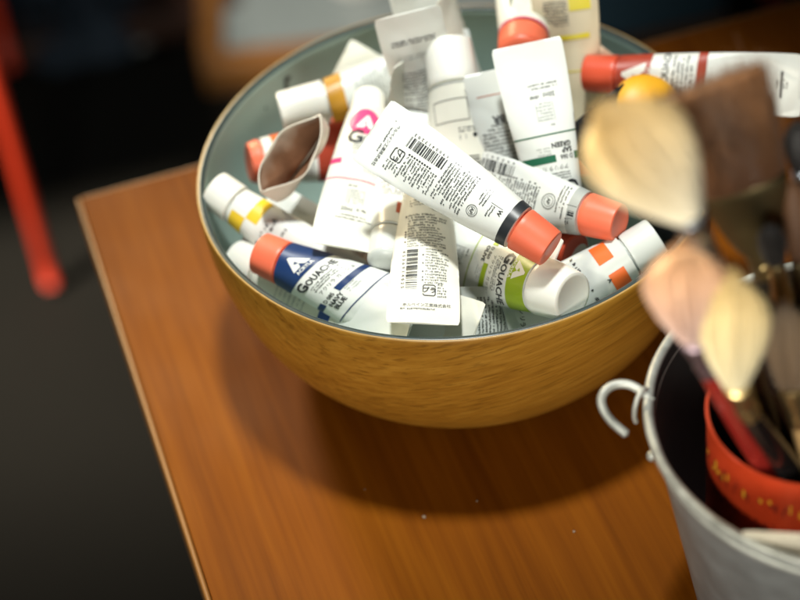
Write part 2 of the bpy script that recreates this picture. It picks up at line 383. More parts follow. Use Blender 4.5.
# ------------------------------------------------------------------ a paint tube
GROUP = 'paint tubes heaped in the wooden bowl'
def tube(key, label, r=.0113, cap=(CORAL, .0112, .0098, .019), body=WHITE, art=None, q=1.0, seed=0, bend=0.0, wave=.0009, neck=.0014,
         width=1.0, opened=0, inner=None, dent=.0013, crease=.0004, shear=0, nocap=False, capdome=0, ridges=False, squash=1.0):
    A, B, n = (Vector(v) for v in TUBES[key])
    d = (B-A); Lt = d.length; d.normalize(); n = (n-d*n.dot(d)).normalized(); y = n.cross(d)
    # frame: X along the tube from the cap, Y round it, Z out of the printed face
    root = empty('paint_tube', A, label, 'paint tube', GROUP)
    M = Matrix((d, y, n)).transposed().to_4x4()
    cm, cr0, cr1, cl = cap
    sh = cl+neck; Lb = Lt-sh; rng = random.Random(seed)
    NS, NM = 44, 72
    S = np.linspace(0, Lb, NS); per = 2*math.pi*r
    off = Vector((rng.random()*50, rng.random()*50, rng.random()*50))
    G = np.zeros((NS, NM+1, 3)); fine = np.linspace(0, 2*math.pi, 241)
    for i, s in enumerate(S):
        u = s/Lb
        if opened: b = r*(1-u)**.7*squash+.0115*u*opened
        else: b = max(.00055, r*squash*(1-min(1, u/.94))**q)
        # width that keeps the girth
        lo, hi = b*.5, math.pi*r*.5*1.02
        for _ in range(30):
            a = (lo+hi)/2; h = ((a-b)/(a+b))**2; pp = math.pi*(a+b)*(1+3*h/(10+math.sqrt(4-3*h)))
            if pp < per: lo = a
            else: hi = a
        a *= 1+(width-1)*u
        if opened: a = .0235+.0030*u; b = .0006+.0115*u**1.15*opened
        ex = 1-.42*min(1, u*1.2) if not opened else 1-.50*u
        c, sn = np.cos(fine), np.sin(fine)
        px = a*np.sign(sn)*np.abs(sn); pz = b*np.sign(c)*np.abs(c)**(1/ex if ex > 0 else 1)
        # rounded corners of the crimp
        tail = max(0, (s-(Lb-.0022))/.0022); px = px*(1-.045*tail**2)
        arc = np.concatenate([[0], np.cumsum(np.hypot(np.diff(px), np.diff(pz)))]); Ltot = arc[-1]
        tt = np.linspace(0, Ltot, NM+1)
        yy = np.interp(tt, arc, px); zz = np.interp(tt, arc, pz)
        sh_i = NM//2                                            # start the seam at the back
        yy = np.roll(yy[:-1], sh_i); zz = np.roll(zz[:-1], sh_i)
        yy = np.append(yy, yy[0]); zz = np.append(zz, zz[0])
        zb = bend*u*u + wave*u*math.sin(3.1*u+off.x) 
        G[i, :, 0] = s+sh; G[i, :, 1] = yy; G[i, :, 2] = zz+zb
        for j in range(NM+1):
            v = Vector((s*42, yy[j]*60, (1 if zz[j] > 0 else -1)*3.0))+off
            k = noise.noise(v)*dent*min(1, u*3)*(1-.6*tail)
            rd = max(0, 1-abs(noise.noise(Vector((s*26+yy[j]*20, yy[j]*38-s*9, 21))+off))*5)**2
            k -= rd*crease*min(1, max(0, u-.12)*3)*(1-tail)
            G[i, j, 2] += k*(1 if zz[j] > 0 else -1)*.7+noise.noise(Vector((s*30, yy[j]*45, 9))+off)*wave*u*1.3
            G[i, j, 0] += noise.noise(Vector((yy[j]*90, 4, off.x)))*.0006*tail
    G[:, NM] = G[:, 0]
    V = G[:, :NM].reshape(-1, 3).tolist(); F = []; MI = []
    for i in range(NS-1):
        for j in range(NM): F.append((i*NM+j, i*NM+(j+1) % NM, (i+1)*NM+(j+1) % NM, (i+1)*NM+j)); MI.append(0)
    c0 = len(V); V.append((sh-.0006, 0, 0))
    for j in range(NM): F.append(((j+1) % NM, j, c0)); MI.append(0)
    mats = [body]
    if not opened:
        h = NM//2; e = (NS-1)*NM                                # close the crimp face to face
        for j in range(1, h): F.append((e+j, e+(j+1), e+(NM-j-1), e+(NM-j)) if j+1 < NM-j-1 else (e+j, e+j+1, e+(NM-j))); MI.append(0)
    else:
        mats.append(inner or body); e = (NS-1)*NM; o = len(V)
        for i in range(NS-1, 1, -1):
            cen = G[i, :NM].mean(0)
            for j in range(NM):
                p = G[i, j]; dd = p-cen; V.append((p-np.array([0, np.sign(dd[1])*min(abs(dd[1]), .0006), np.sign(dd[2])*min(abs(dd[2])*.6, .0005)])).tolist())
        for j in range(NM): F.append((e+j, e+(j+1) % NM, o+(j+1) % NM, o+j)); MI.append(0)
        for i in range(NS-3):
            for j in range(NM): F.append((o+i*NM+j, o+i*NM+(j+1) % NM, o+(i+1)*NM+(j+1) % NM, o+(i+1)*NM+j)); MI.append(1 if i > 1 else 0)
        mats.append(DRIED)
    if art:
        p = Print(); art(p, per, Lb, rng)
        P = np.array(p.V); lay = np.array(p.lay)
        if shear: P[:, 0] = np.where(P[:, 0] > .001, np.maximum(.001, P[:, 0]+shear*P[:, 1]), P[:, 0])
        T = np.array([[0]*0]) ; du = per/NM
        fi = np.clip(P[:, 0]/Lb, 0, .9999)*(NS-1); i0 = fi.astype(int); fu = (fi-i0)[:, None]
        ft = np.mod(P[:, 1]/per+.5, 1.0)*NM; ft = np.clip(ft, 0, NM-.0001); j0 = ft.astype(int); fv = (ft-j0)[:, None]
        a, b, c, e2 = G[i0, j0], G[i0, j0+1], G[i0+1, j0], G[i0+1, j0+1]
        pos = (a*(1-fv)+b*fv)*(1-fu)+(c*(1-fv)+e2*fv)*fu
        nr = np.cross((b-a)*(1-fu)+(e2-c)*fu, (c-a)*(1-fv)+(e2-b)*fv); nr /= np.linalg.norm(nr, axis=1)[:, None]+1e-12
        rad = pos-np.array([0, 0, 0]); sg = np.sign((nr*np.c_[np.zeros(len(P)), pos[:, 1], pos[:, 2]-G[i0, :NM, 2].mean(1)]).sum(1))
        nr *= np.where(sg == 0, 1, sg)[:, None]
        pos = pos+nr*(.00015+.00006*lay)[:, None]
        o = len(V); V += pos.tolist(); k0 = len(mats); mats += p.mats
        for f, mi in zip(p.F, p.M): F.append([o+k for k in f]); MI.append(k0+mi)
    bo = pydata('tube_body', V, F, mats, MI, root, sharp=70); bo.matrix_basis = M
    if nocap: return root
    # the cap
    prof = [(0, 0), (cr1*.80, 0), (cr1*.84, -.00015), (cr1*.93, .0), (cr1*.985, .0004), (cr1, .0012)]
    if capdome: prof = [(cr1*math.sin(t), (1-math.cos(t))*capdome) for t in np.linspace(0, 1.45, 10)]+[(cr1, capdome)]
    for k in range(1, 9):
        f = k/8; prof.append((cr1+(cr0-cr1)*(f**.8), max(prof[-1][1]+1e-5, .0012+(cl-.0018)*f)))
    prof += [(cr0*.985, cl-.0002), (cr0*.95, cl), (r*.8, cl), (r*.8, sh+.0006)]
    nn = 72; vs, fs = lathe(prof, nn); vs = np.array(vs)
    if ridges:
        k = (vs[:, 2] > .003) & (vs[:, 2] < cl-.002); ang = np.arctan2(vs[:, 1], vs[:, 0]); vs[k, :2] *= (1+.025*np.sign(np.cos(ang[k]*24)))[:, None]
    vs = np.c_[vs[:, 2], vs[:, 0], vs[:, 1]]
    cp = pydata('cap', vs, fs, cm, None, root, sharp=38); cp.matrix_basis = M
    return root

# ------------------------------------------------------------------ the setting
FLOOR_Z = -.72
fl = mat('dark_floor', (.012, .012, .0095), rough=.75, vary=.35, vscale=3, spec=.2)
f = pydata('floor', [(-6, -4, FLOOR_Z), (6, -4, FLOOR_Z), (6, 8, FLOOR_Z), (-6, 8, FLOOR_Z)], [(0, 1, 2, 3)], fl); f['kind'] = 'structure'

# table: its far left corner is in the picture
TW = wood('table_wood', (.130, .034, .0015), (.185, .052, .002), (.235, .072, .003), (0, 1, .02), 210, None, rough=.56, coat=0, bump=.04, pore=.12, bigk=.13, lo=(.13, .03, .025))
TW.node_tree.nodes['Principled BSDF'].inputs['Specular IOR Level'].default_value = .05
TE = wood('table_edge_lit_wood', (.20, .085, .018), (.27, .12, .028), (.34, .155, .04), (0, 1, 0), 120, rough=.45, coat=.1)  # paler wood colour stands in for window light caught on the table edge
yaw = R(12.8)
table = empty('wooden_table', (-.232, .148, 0), 'orange brown wooden table under the bowl and the bucket', 'table', rotz=yaw)
bm = bmesh.new(); bm_box(bm, (.65, -.45, -.0125), (1.294, .894, .025), .0004)
o = from_bm('tabletop', bm, TW, table, 30)
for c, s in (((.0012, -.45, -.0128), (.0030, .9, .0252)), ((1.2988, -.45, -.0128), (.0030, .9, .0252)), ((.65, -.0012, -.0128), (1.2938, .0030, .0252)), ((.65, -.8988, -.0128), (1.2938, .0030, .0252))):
    bm = bmesh.new(); bm_box(bm, c, s, .0014); from_bm('lit_edge_strip', bm, TE, table, 30)  # thin strips added to carry the painted edge light
DL = mat('dark_steel', (.03, .03, .03), rough=.5, metal=.6)
for x, y in ((.05, -.05), (1.25, -.05), (.05, -.85), (1.25, -.85)):
    bm = bmesh.new(); bm_box(bm, (x, y, -.3725), (.04, .04, .695), .002); from_bm('leg', bm, DL, table)
# worn spots and crumbs lying on the wood
CR = mat('pale_crumb', (.30, .22, .15), rough=.8)
for k, (x, y, s) in enumerate(((-.0405, -.1495, .0011), (.035, -.172, .0007), (-.012, -.143, .0006), (-.07, -.125, .0004))):
    bm = bmesh.new(); bmesh.ops.create_icosphere(bm, subdivisions=2, radius=s)
    for v in bm.verts: v.co *= 1+.35*noise.noise(v.co*1500+Vector((k*9, 0, 0))); v.co.z *= .6
    o = from_bm('crumb', bm, CR); o.location = (x, y, s*.5)
    tag(o, 'tiny pale crumb lying on the table in front of the bowl', 'crumb', 'crumbs on the table')

# red metal chairs and other furniture on the floor behind, far out of focus
RED = mat('red_paint', (.75, .055, .018), rough=.45)
REDD = mat('red_seat', (.5, .03, .012), rough=.5)
def chair(x, y, rz, label):
    r = empty('metal_chair', (x, y, FLOOR_Z), label, 'chair', 'red metal chairs behind the table', rz)
    for lx, ly, h in ((0, 0, .45), (0, .42, .88), (-.4, 0, .45), (-.4, .42, .88)):
        vs, fs = tube_path([(lx, ly, .012), (lx, ly, h*.5), (lx, ly, h)], .0085, 16, 4); pydata('leg', vs, fs, RED, None, r)
    bm = bmesh.new(); bm_box(bm, (-.2, .2, .455), (.44, .44, .02), .008); from_bm('seat', bm, REDD, r)
    bm = bmesh.new(); bm_box(bm, (-.2, .42, .80), (.40, .014, .14), .006); from_bm('backrest', bm, REDD, r)
    return r
chair(-.42, .87, R(9), 'red metal chair left of the table, its straight front leg in view')
chair(.86, 1.22, R(0), 'red metal chair behind the far right of the table, only a foot in view')

# pale topped wooden tray
TRW = wood('tray_wood', (.16, .07, .016), (.22, .095, .02), (.27, .12, .03), (1, 0, 0), 40, rough=.55, coat=0)
PALE = mat('pale_blue_laminate', (.20, .25, .26), rough=.3, vary=.25, vscale=6)
tr = empty('wooden_tray', (.085, 1.385, FLOOR_Z), 'shallow wooden tray with a pale blue grey sheet in it, on the floor', 'tray', rotz=R(-2))
bm = bmesh.new()
for c, s in (((0, -.19, .022), (.64, .03, .044)), ((0, .36, .022), (.64, .03, .044)), ((-.31, .085, .022), (.03, .518, .044)), ((.31, .085, .022), (.03, .518, .044)), ((0, .085, .008), (.6, .526, .014))):
    bm_box(bm, c, s, .003)
from_bm('tray_frame', bm, TRW, tr)
bm = bmesh.new(); bm_box(bm, (0, .085, .026), (.588, .518, .02), .002); from_bm('sheet', bm, PALE, tr)
vs, fs = lathe([(0, 0), (.042, 0), (.045, .004), (.045, .10), (.040, .108), (.024, .112), (.024, .13), (0, .131)], 40)
jar = pydata('jar', vs, fs, mat('pale_jar_plastic', (.55, .58, .57), rough=.25), None, None, sharp=35)
jar.location = (-.035, 1.345, FLOOR_Z+.0365); tag(jar, 'pale plastic jar standing on the blue grey sheet of the tray', 'jar')
bx = empty('storage_box', (.25, 1.30, FLOOR_Z+.045), 'dark blue storage box standing on the tray behind the bowl', 'box', rotz=R(8))
BLU = mat('dark_blue_plastic', (.025, .06, .09), rough=.4)
bm = bmesh.new(); bm_box(bm, (0, 0, .1), (.24, .34, .2), .01); from_bm('box_body', bm, BLU, bx)
bm = bmesh.new(); bm_box(bm, (0, 0, .21), (.26, .36, .022), .008); from_bm('lid', bm, BLU, bx)
bn = wood('batten_wood', (.03, .012, .007), (.045, .018, .010), (.06, .024, .013), (1, 0, 0), 30, rough=.6, coat=0)
bm = bmesh.new(); bm_box(bm, (0, 0, .02), (.5, .07, .04), .004)
o = from_bm('wooden_batten', bm, bn); o.location = (-.44, 1.33, FLOOR_Z); o.rotation_euler = (0, 0, R(6)); tag(o, 'dark red brown wooden batten lying on the floor by the chair', 'batten')

# a heap of dark blue cloth and a crumpled grey paper on the floor
def heap(name, loc, sx, sy, h, m, seed, label, cat):
    n = 36; V = []; F = []
    for i in range(n+1):
        for j in range(n+1):
            x, y = i/n*2-1, j/n*2-1; e = max(0, 1-(x*x+y*y)**1.2)
            k = noise.fractal(Vector((x*1.8, y*1.8, seed)), .8, 2.0, 4); V.append((x*sx*(1+.12*k), y*sy*(1+.12*noise.noise(Vector((x*2, y*2, seed+5)))), max(.001, h*e**.6*(.65+.6*k))))
    for i in range(n):
        for j in range(n): F.append((i*(n+1)+j, (i+1)*(n+1)+j, (i+1)*(n+1)+j+1, i*(n+1)+j+1))
    F.append([i*(n+1) for i in range(n+1)]+[n*(n+1)+j for j in range(1, n+1)]+[i*(n+1)+n for i in range(n-1, -1, -1)]+[j for j in range(n-1, 0, -1)])
    o = pydata(name, V, F, m, None, None); o.location = loc; tag(o, label, cat)
heap('blue_cloth', (-.40, 1.42, FLOOR_Z), .12, .14, .10, mat('navy_cloth', (.02, .035, .055), rough=.9, bump=.3, bscale=400), 3, 'heap of dark blue cloth on the floor near the red chair', 'cloth')
heap('grey_paper', (-.335, 1.36, FLOOR_Z), .045, .06, .04, mat('grey_paper', (.16, .17, .17), rough=.8), 8, 'small crumpled grey paper on the floor beside the blue cloth', 'paper')

# ------------------------------------------------------------------ the bowl
bowl = empty('wooden_bowl', (0, 0, 0), 'turned wooden bowl painted grey green inside, full of paint tubes', 'bowl')
BW = wood('bowl_wood', (.30, .125, .012), (.46, .215, .024), (.62, .320, .045), (.52, -.60, -.45), 420, None, rough=.38, coat=.30, bump=.02, pore=.42, bigk=.10, radial=.085, lo=(.12, .05, .045))
RIMW = wood('rim_wood', (.38, .22, .06), (.48, .3, .1), (.55, .36, .13), (1, 0, 0), 100, rough=.4)
H = .115
def outer(z):
    t = min(1, max(0, (H-z)/H)); return .07+.07*math.sqrt(max(0, 1-t*t))
prof = [(0, .002), (.050, .002), (.052, .0005), (.062, .0), (.068, .0012)]
prof += [(outer(z), z) for z in [.0015+(H-.0015)*(1-math.cos(k/40*math.pi/2)) for k in range(1, 41)]]
prof[-1] = (.1400, H-.0010); prof.append((.1397, H-.0003))
vs, fs = lathe(prof, 192); pydata('bowl_shell', vs, fs, BW, None, bowl, sharp=50)
vs, fs = lathe([(.1397, H-.0003), (.13945, H+.0001), (.1390, H+.00015), (.1388, H)], 192); pydata('rim_edge', vs, fs, RIMW, None, bowl, sharp=60)
LIN = mat('grey_green_lacquer', (.36, .50, .45), rough=.36, vary=.08, vscale=18, bump=.03, bscale=60)
DARK = mat('bare_wood_chip', (.03, .02, .015), rough=.7)
zs = [H-.0002]+[H-.001-(H-.012)*k/40 for k in range(41)]
ip = [(.1390, H-.0001), (.1386, H+.0002), (.1368, H+.0002), (.1362, H-.0003)]+[(outer(z)-.0045-.0010*(1-z/H), z-.0004) for z in zs[1:]]; ip += [(.05, ip[-1][1]-.002), (0, ip[-1][1]-.0025)]
vs, fs = lathe(ip, 192); fs = [f[::-1] for f in fs]
SL = mat('slate_lacquer', (.035, .055, .055), rough=.35)
nf = len(fs)//(len(ip)-1)
ln = pydata('lining', vs, fs, [LIN, SL], [1 if k < 4*nf else 0 for k in range(len(fs))], bowl)
# chips in the paint near the far left of the rim
def chip(a, z, w, h, seed):
    rg = random.Random(seed); bmv = []; n = 18
    for k in range(n):
        q = 2*math.pi*k/n; rr = 1+.45*noise.noise(Vector((math.cos(q)*2, math.sin(q)*2, seed*3.1)))
        aa = a+math.cos(q)*w*rr/.135; zz = z+math.sin(q)*h*rr; r = outer(zz)-.0045-.0010*(1-zz/H)-.0004
        bmv.append((r*math.cos(aa), r*math.sin(aa), zz))
    pydata('paint_chip', bmv, [tuple(range(n))], DARK, None, bowl)
for c in ((R(131), .100, .0013, .0042, 1), (R(130.2), .1045, .0026, .0016, 2), (R(139), .097, .0008, .0008, 3)): chip(*c)

# ------------------------------------------------------------------ the tubes
CW = lambda r0, r1, l: (CAPW, r0, r1, l)
CC = (CORAL, .0113, .0098, .0185)
def a_diag(p, per, L, rng): p.band(0, .0052, 'black', per); back_print(p, rng, L, .0052, '4900417203')
tube('diag', 'white tube on top of the heap, back label up, coral cap with a black band', .0116, CC, art=a_diag, seed=1, bend=-.001)
def a_olive(p, per, L, rng): front_print(p, per, 'olive', 'D 060', ['OLIVE'], rng, logo_t=-.003, tt=-.0108)
tube('olive', 'olive green banded tube pointing its big white cap over the front rim', .0142, CW(.0148, .0128, .0195), art=a_olive, seed=2)
def a_cr(p, per, L, rng):
    p.rect(0, .006, -per/2, per/2, 'pale'); p.rect(.0005, .0068, -.002, -.0017, 'black'); p.rect(.0012, .0054, .0008, .0035, 'black'); p.rect(.0015, .0051, .0045, .0048, 'grey')
    p.micro(.004, .006, .005, .008, .0014, .0009, 'black', rng); p.micro(.0085, .014, -.012, .006, .002, .0009, 'grey', rng); p.seal(.0185, -.001, .0042)
    p.micro(.026, .058, -.007, .011, .0017, .001, 'grey', rng, True); p.barcode(.045, .072, -.014, -.008, '49004172', rng)
tube('coral_right', 'white tube with a grey shoulder and coral cap, right of the heap, back label up', .0113, (CORAL, .0113, .0100, .0185), art=a_cr, seed=3)
def a_up(p, per, L, rng): back_print(p, rng, L, .004, '4536914025', -.001)
tube('upright', 'white tube hanging crimp down over the front rim, bar code down its left side', .0116, (CORAL, .0113, .0098, .0185), CREAM, art=a_up, seed=4, bend=-.002)
def a_navy(p, per, L, rng): front_print(p, per, 'navy', 'D 085', ['NAVY', 'BLUE'], rng, logo_t=.0025, tt=-.0115, shoulder=.0165, gs=.82)
tube('navy', 'navy blue banded tube with a coral cap, at the left front of the bowl', .0118, (CORAL, .0118, .0112, .0150), art=a_navy, seed=5, shear=.40)
def a_pink(p, per, L, rng):
    front_print(p, per, 'pink', '', [], rng, tt=-.0085, shoulder=.0205, plain=True, gs=1.35)
    p.ring(.0118, 0, 0, .0092, 'pink', 30); p.logo(.0120, .0005, .0088, 'white', 'pink', False)
tube('pink', 'white tube standing crimp down left of centre, pink round logo under its white cap', .0106, CW(.0098, .0090, .0170), CREAM, art=a_pink, seed=6)
def a_brick(p, per, L, rng):
    p.rect(.008, .0165, -.013, -.0015, 'brick'); p.rect(-.0, .0006, -per/2, per/2, 'pale'); p.micro(.022, .05, -.009, .009, .0018, .001, 'grey', rng)
tube('brick', 'white tube with a brick red square, between the pink one and the upright bar code', .0100, (GREYW, .0102, .0095, .0205), WHITE, art=a_brick, seed=7, capdome=.004)
def a_yel(p, per, L, rng):
    p.rect(.002, .0105, -.0175, -.0032, 'yellow'); p.rect(.0105, .0175, -.0028, .0140, 'yellow'); p.text('A', .0255, .0035, .0038, 'black', .03)
    p.micro(.0215, .034, -.012, .004, .0032, .0016, 'black', rng, fill=.5)
tube('yellow', 'small white capped tube with two yellow checks, at the left wall of the bowl', .0103, CW(.0110, .0108, .0150), WHITE, art=a_yel, seed=8)
def a_slab(p, per, L, rng): p.micro(L*.3, L*.6, -.01, .01, .0018, .001, 'grey', rng)
tube('slab', 'white crimp end poking out between the yellow checked tube and the pink one', .0062, CW(.0065, .006, .017), WHITE, art=a_slab, seed=9)
def a_och(p, per, L, rng): p.band(0, .0095, 'ochre', per); p.micro(.016, .06, -.012, .012, .002, .0012, 'pale', rng)
tube('ochre', 'tube with an ochre band and big white cap pointing left at the far wall', .0122, CW(.0122, .0117, .0260), GREYW, art=a_och, seed=10, dent=.0025, wave=.003)
def a_or(p, per, L, rng): p.rect(.0, .0055, -per/2, per/2, 'white'); p.rect(.0055, .012, -per/2, per/2, 'orange'); p.rect(.030, .060, -per/2, per/2, 'red'); p.micro(.014, .028, -.012, .012, .002, .001, 'grey', rng)
tube('orange', 'white and orange striped tube lying behind the torn open one', .0125, (CORAL, .0125, .0112, .0060), art=a_or, seed=11)
INN = mat('dried_brown_paint', (.26, .13, .07), rough=.6, vary=.6, vscale=70)
def stain(m, x0, x1, a):
    nt = m.node_tree; N = nt.nodes; L = nt.links; b = N['Principled BSDF']; src = b.inputs['Base Color'].links[0].from_socket
    tc = N.new('ShaderNodeTexCoord'); sp = N.new('ShaderNodeSeparateXYZ'); L.new(tc.outputs['Object'], sp.inputs[0])
    nz = N.new('ShaderNodeTexNoise'); nz.inputs['Scale'].default_value = 55; L.new(tc.outputs['Object'], nz.inputs['Vector'])
    ad = N.new('ShaderNodeMath'); ad.operation = 'MULTIPLY_ADD'; ad.inputs[1].default_value = .022; L.new(nz.outputs['Fac'], ad.inputs[0]); L.new(sp.outputs['X'], ad.inputs[2])
    mr = N.new('ShaderNodeMapRange'); mr.inputs['From Min'].default_value = x0; mr.inputs['From Max'].default_value = x1; L.new(ad.outputs[0], mr.inputs['Value'])
    mx = N.new('ShaderNodeMix'); mx.data_type = 'RGBA'; mx.inputs[7].default_value = (*a, 1); L.new(mr.outputs['Result'], mx.inputs[0]); L.new(src, mx.inputs[6]); L.new(mx.outputs[2], b.inputs['Base Color'])
stain(INN, .048, .068, (.78, .70, .58))
tube('cutopen', 'torn open tube end with brown paint inside, at the left of the heap', .0125, CC, mat('stained_plastic', (.70, .64, .53), rough=.45, vary=.2, vscale=70), seed=12, opened=1.0, inner=INN, wave=.004, dent=.006, nocap=True)
tube('corner', 'cream crimp corner standing up behind the ochre banded tube', .0112, CC, CREAM, seed=13)
tube('edgeon', 'white tube seen edge on, standing just right of the pink logo', .0112, CC, CREAM, seed=14, wave=.001)
def a_tl(p, per, L, rng):
    p.micro(L*.80, L*.83, -.012, .012, .0018, .0013, 'black', rng); p.micro(L*.70, L*.72, -.012, .008, .0018, .001, 'pale', rng)
    p.micro(L*.3, L*.62, -.011, .012, .0018, .001, 'grey', rng)
tube('topleft', 'white tube standing crimp up at the back left, rows of print below the crimp', .0116, CC, WHITE, art=a_tl, seed=15)
tube('toptwo', 'white tube standing up behind the back left one, leaning out of the bowl', .0112, CC, WHITE, art=a_slab, seed=16)
tube('slim', 'narrow white tube edge standing between the back left tube and the round white cap', .0108, CC, CREAM, seed=17, wave=.001)
def a_big(p, per, L, rng):
    for t0, t1 in ((-.0135, .006), (.0105, .019)):
        for a, b, c, d in ((.009, .0094, t0, t1), (.0205, .0209, t0, t1), (.009, .0209, t0, t0+.0004), (.009, .0209, t1-.0004, t1)): p.rect(a, b, c, d, 'grey')
    p.rect(.0003, .0010, -per/2, per/2, 'pale'); p.micro(.0245, .0262, -.001, .008, .0016, .001, 'grey', rng); p.rect(.0285, .031, -.001, -.0006, 'grey'); p.rect(.0285, .031, .0023, .0026, 'grey'); p.text('\u25cf', .0302, .006, .003, 'black')
    p.barcode(.040, .062, .001, .008, '49045', rng); p.rect(.036, .058, .0155, .0215, 'black')
tube('bigcap', 'fat white tube with a tall round white cap, standing at the middle of the heap', .0142, CW(.0140, .0132, .0250), CREAM, art=a_big, seed=18)
def a_grey(p, per, L, rng):
    p.rect(L*.86, L*.865, -.012, .012, 'brick'); p.text('BR', L*.74, -.001, .0058, 'black', .03)
    p.micro(L*.25, L*.7, -.013, .013, .0020, .0011, 'grey', rng); p.micro(L*.72, L*.82, -.012, -.002, .00165, .001, 'grey', rng)
tube('grey', 'dull white tube covered in dense grey print, between the tall cap and the green one', .0108, CC, GREYW, art=a_grey, seed=19, dent=.0018, wave=.002)
def a_sap(p, per, L, rng): front_print(p, per, 'green', 'D 066', ['SAP', 'GREEN'], rng, logo_t=0, tt=-.0135)
tube('sap', 'sap green labelled tube standing upside down, its broad crimp at the top', .0118, (CAPW, .0118, .0108, .018), WHITE, art=a_sap, seed=20)
def a_cb(p, per, L, rng): p.rect(0, .0015, -per/2, per/2, 'pink')
tube('coralback', 'tube with a rounded coral cap looking out above the green labelled one', .0135, (CORAL, .0138, .0130, .018), CREAM, art=a_cb, seed=21, capdome=.006)
def a_lem(p, per, L, rng):
    p.rect(L*.63, L*.66, -.012, .006, 'lemon'); p.rect(L*.44, L*.447, -.012, .012, 'lemon'); p.rect(L*.80, L*.9, -.014, -.002, 'lemon'); p.micro(L*.72, L*.86, -.001, .012, .0018, .001, 'grey', rng)
tube('lemon', 'cream tube with lemon yellow stripes standing at the back of the bowl', .0116, CC, mat('warm_cream_plastic', (.78, .71, .50), rough=.4), art=a_lem, seed=22)
tube('stick', 'thin cream tube edge standing above the rounded coral cap', .0075, CC, CREAM, seed=23)
tube('beige', 'blank beige crimp end leaning on the back right of the rim', .0115, CC, mat('beige_plastic', (.74, .64, .46), rough=.42), seed=24)
def a_red(p, per, L, rng):
    p.band(0, .0185, 'red', per); p.logo(.0095, .000, .0125, 'white', 'red', True); p.text('G', .0285, -.010, .0085, 'grey', .03); p.text('OUACHE', .0285, -.003, .0055, 'grey', .02); p.micro(.0305, .041, -.013, .013, .0024, .0012, 'grey', rng)
    p.rect(.0435, .0485, -per/2, per/2, 'red'); p.micro(L*.86, L*.93, -.002, .003, .0018, .001, 'grey', rng); p.rect(L*.88, L*.895, -.007, .007, 'grey')
tube('red', 'red banded tube with a red cap, lying out over the right rim of the bowl', .0106, (REDCAP, .0107, .0100, .0185), WHITE, art=a_red, seed=25)
tube('amber', 'tube with a wide amber yellow cap, between the red banded tube and the brushes', .0160, (AMBER, .0190, .0182, .02), CREAM, seed=26, capdome=.008)
tube('black', 'fat black tube lying crimp up right of the green labelled one', .0150, (BLACKP, .0150, .0140, .02), BLACKP, seed=27, dent=.001)
def a_sq(p, per, L, rng):
    p.rect(.0065, .0150, -.0155, -.0035, 'orange'); p.rect(.0050, .0140, .0030, .0135, 'orange'); p.micro(.024, .034, -.016, .016, .007, .0018, 'black', rng, fill=.45); p.text('A', .0155, .0045, .003, 'black', .03)
tube('squares', 'white capped tube with two orange checks, at the right front wall of the bowl', .0126, (GREYW, .0115, .0110, .017), GREYW, art=a_sq, seed=28)
tube('under', 'blank crimp end with rounded corners under the coral cap with the black band', .0100, CC, mat('pinkish_plastic', (.70, .66, .60), rough=.4), seed=29)
def a_tf(p, per, L, rng): p.rect(L*.42, L*.43, -.013, .013, 'black'); p.text('\u30a2\u30af\u30ea\u30e9', L*.52, -.008, .0032, 'black', .02); p.micro(L*.6, L*.8, -.012, .012, .0018, .001, 'grey', rng)
tube('textfront', 'white tube with dark lettering low under the olive banded one', .0112, (BLACKP, .0113, .0098, .0185), GREYW, art=a_tf, seed=30)
tube('frontright', 'plain white tube wedged under the white cap of the olive banded one', .0108, (BLACKP, .0113, .0098, .0185), GREYW, seed=31)
def a_bs(p, per, L, rng): p.rect(.0010, .0014, -per/2, per/2, 'pale'); p.rect(L*.52, L*.60, -.0125, -.002, 'blue'); p.micro(L*.2, L*.4, -.01, .01, .003, .001, 'pale', rng)
tube('bluesq', 'cream tube with a small blue square, lying below the navy one along the rim', .0112, CW(.0112, .0105, .02), CREAM, art=a_bs, seed=32)
tube('frontcrimp', 'white crimp end lying on the front rim below the upright bar code tube', .0112, CC, WHITE, seed=33, bend=-.001)
tube('leftpale', 'pinkish white crimp end between the coral cap of the navy tube and the rim', .0108, CC, mat('pale_pink_plastic', (.78, .66, .56), rough=.4), seed=34)
tube('darkgrey', 'tube with a ribbed dark grey cap left of the red cap', .0110, (GREYCAP, .0113, .0106, .018), GREYW, seed=35, ridges=True)
def a_rl(p, per, L, rng): p.band(0, .04, 'red', per)
tube('redlow', 'red tube deep under the coral capped tube on the right', .0108, (REDCAP, .0108, .0100, .018), WHITE, art=a_rl, seed=36)
tube('fillfront', 'blank cream crimp end at the front rim, beside the tube with dark lettering', .0105, CC, CREAM, seed=37)
for k in ('f3', 'f5'):
    tube(k, 'plain white tube buried deep in the heap, hardly showing between the others', .0108, CC, GREYW, art=a_slab, seed=40+int(k[1]))

# ------------------------------------------------------------------ the bucket
BX, BY, BZ, BR_ = .161, -.236, .140, .0975
bucket = empty('metal_bucket', (BX, BY, 0), 'galvanised metal bucket holding the brushes, on the table', 'bucket')
def zinc(name, col, rough):
    m = mat(name, col, rough=rough, metal=.45, vary=.45, vscale=55, bump=.12, bscale=25, rvar=.14); return m
ZN = zinc('galvanised_zinc', (.29, .33, .345), .44); ZW = mat('worn_zinc', (.46, .48, .45), rough=.45, metal=.4, vary=.8, vscale=75, bump=.2, bscale=200)
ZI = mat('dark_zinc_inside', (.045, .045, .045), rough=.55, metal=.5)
rb = .072
def br(z): return rb+(BR_-.002-rb)*z/BZ
pf = [(0, .004), (rb-.004, .004), (rb-.002, .0), (rb, .0005)]+[(br(z), z) for z in np.linspace(.004, BZ-.004, 24)]
vs, fs = lathe(pf, 128); pydata('bucket_body', vs, fs, ZN, None, bucket, sharp=50)
pf = [(br(z)-.0012, z) for z in np.linspace(BZ-.003, .006, 24)]+[(0, .0055)]
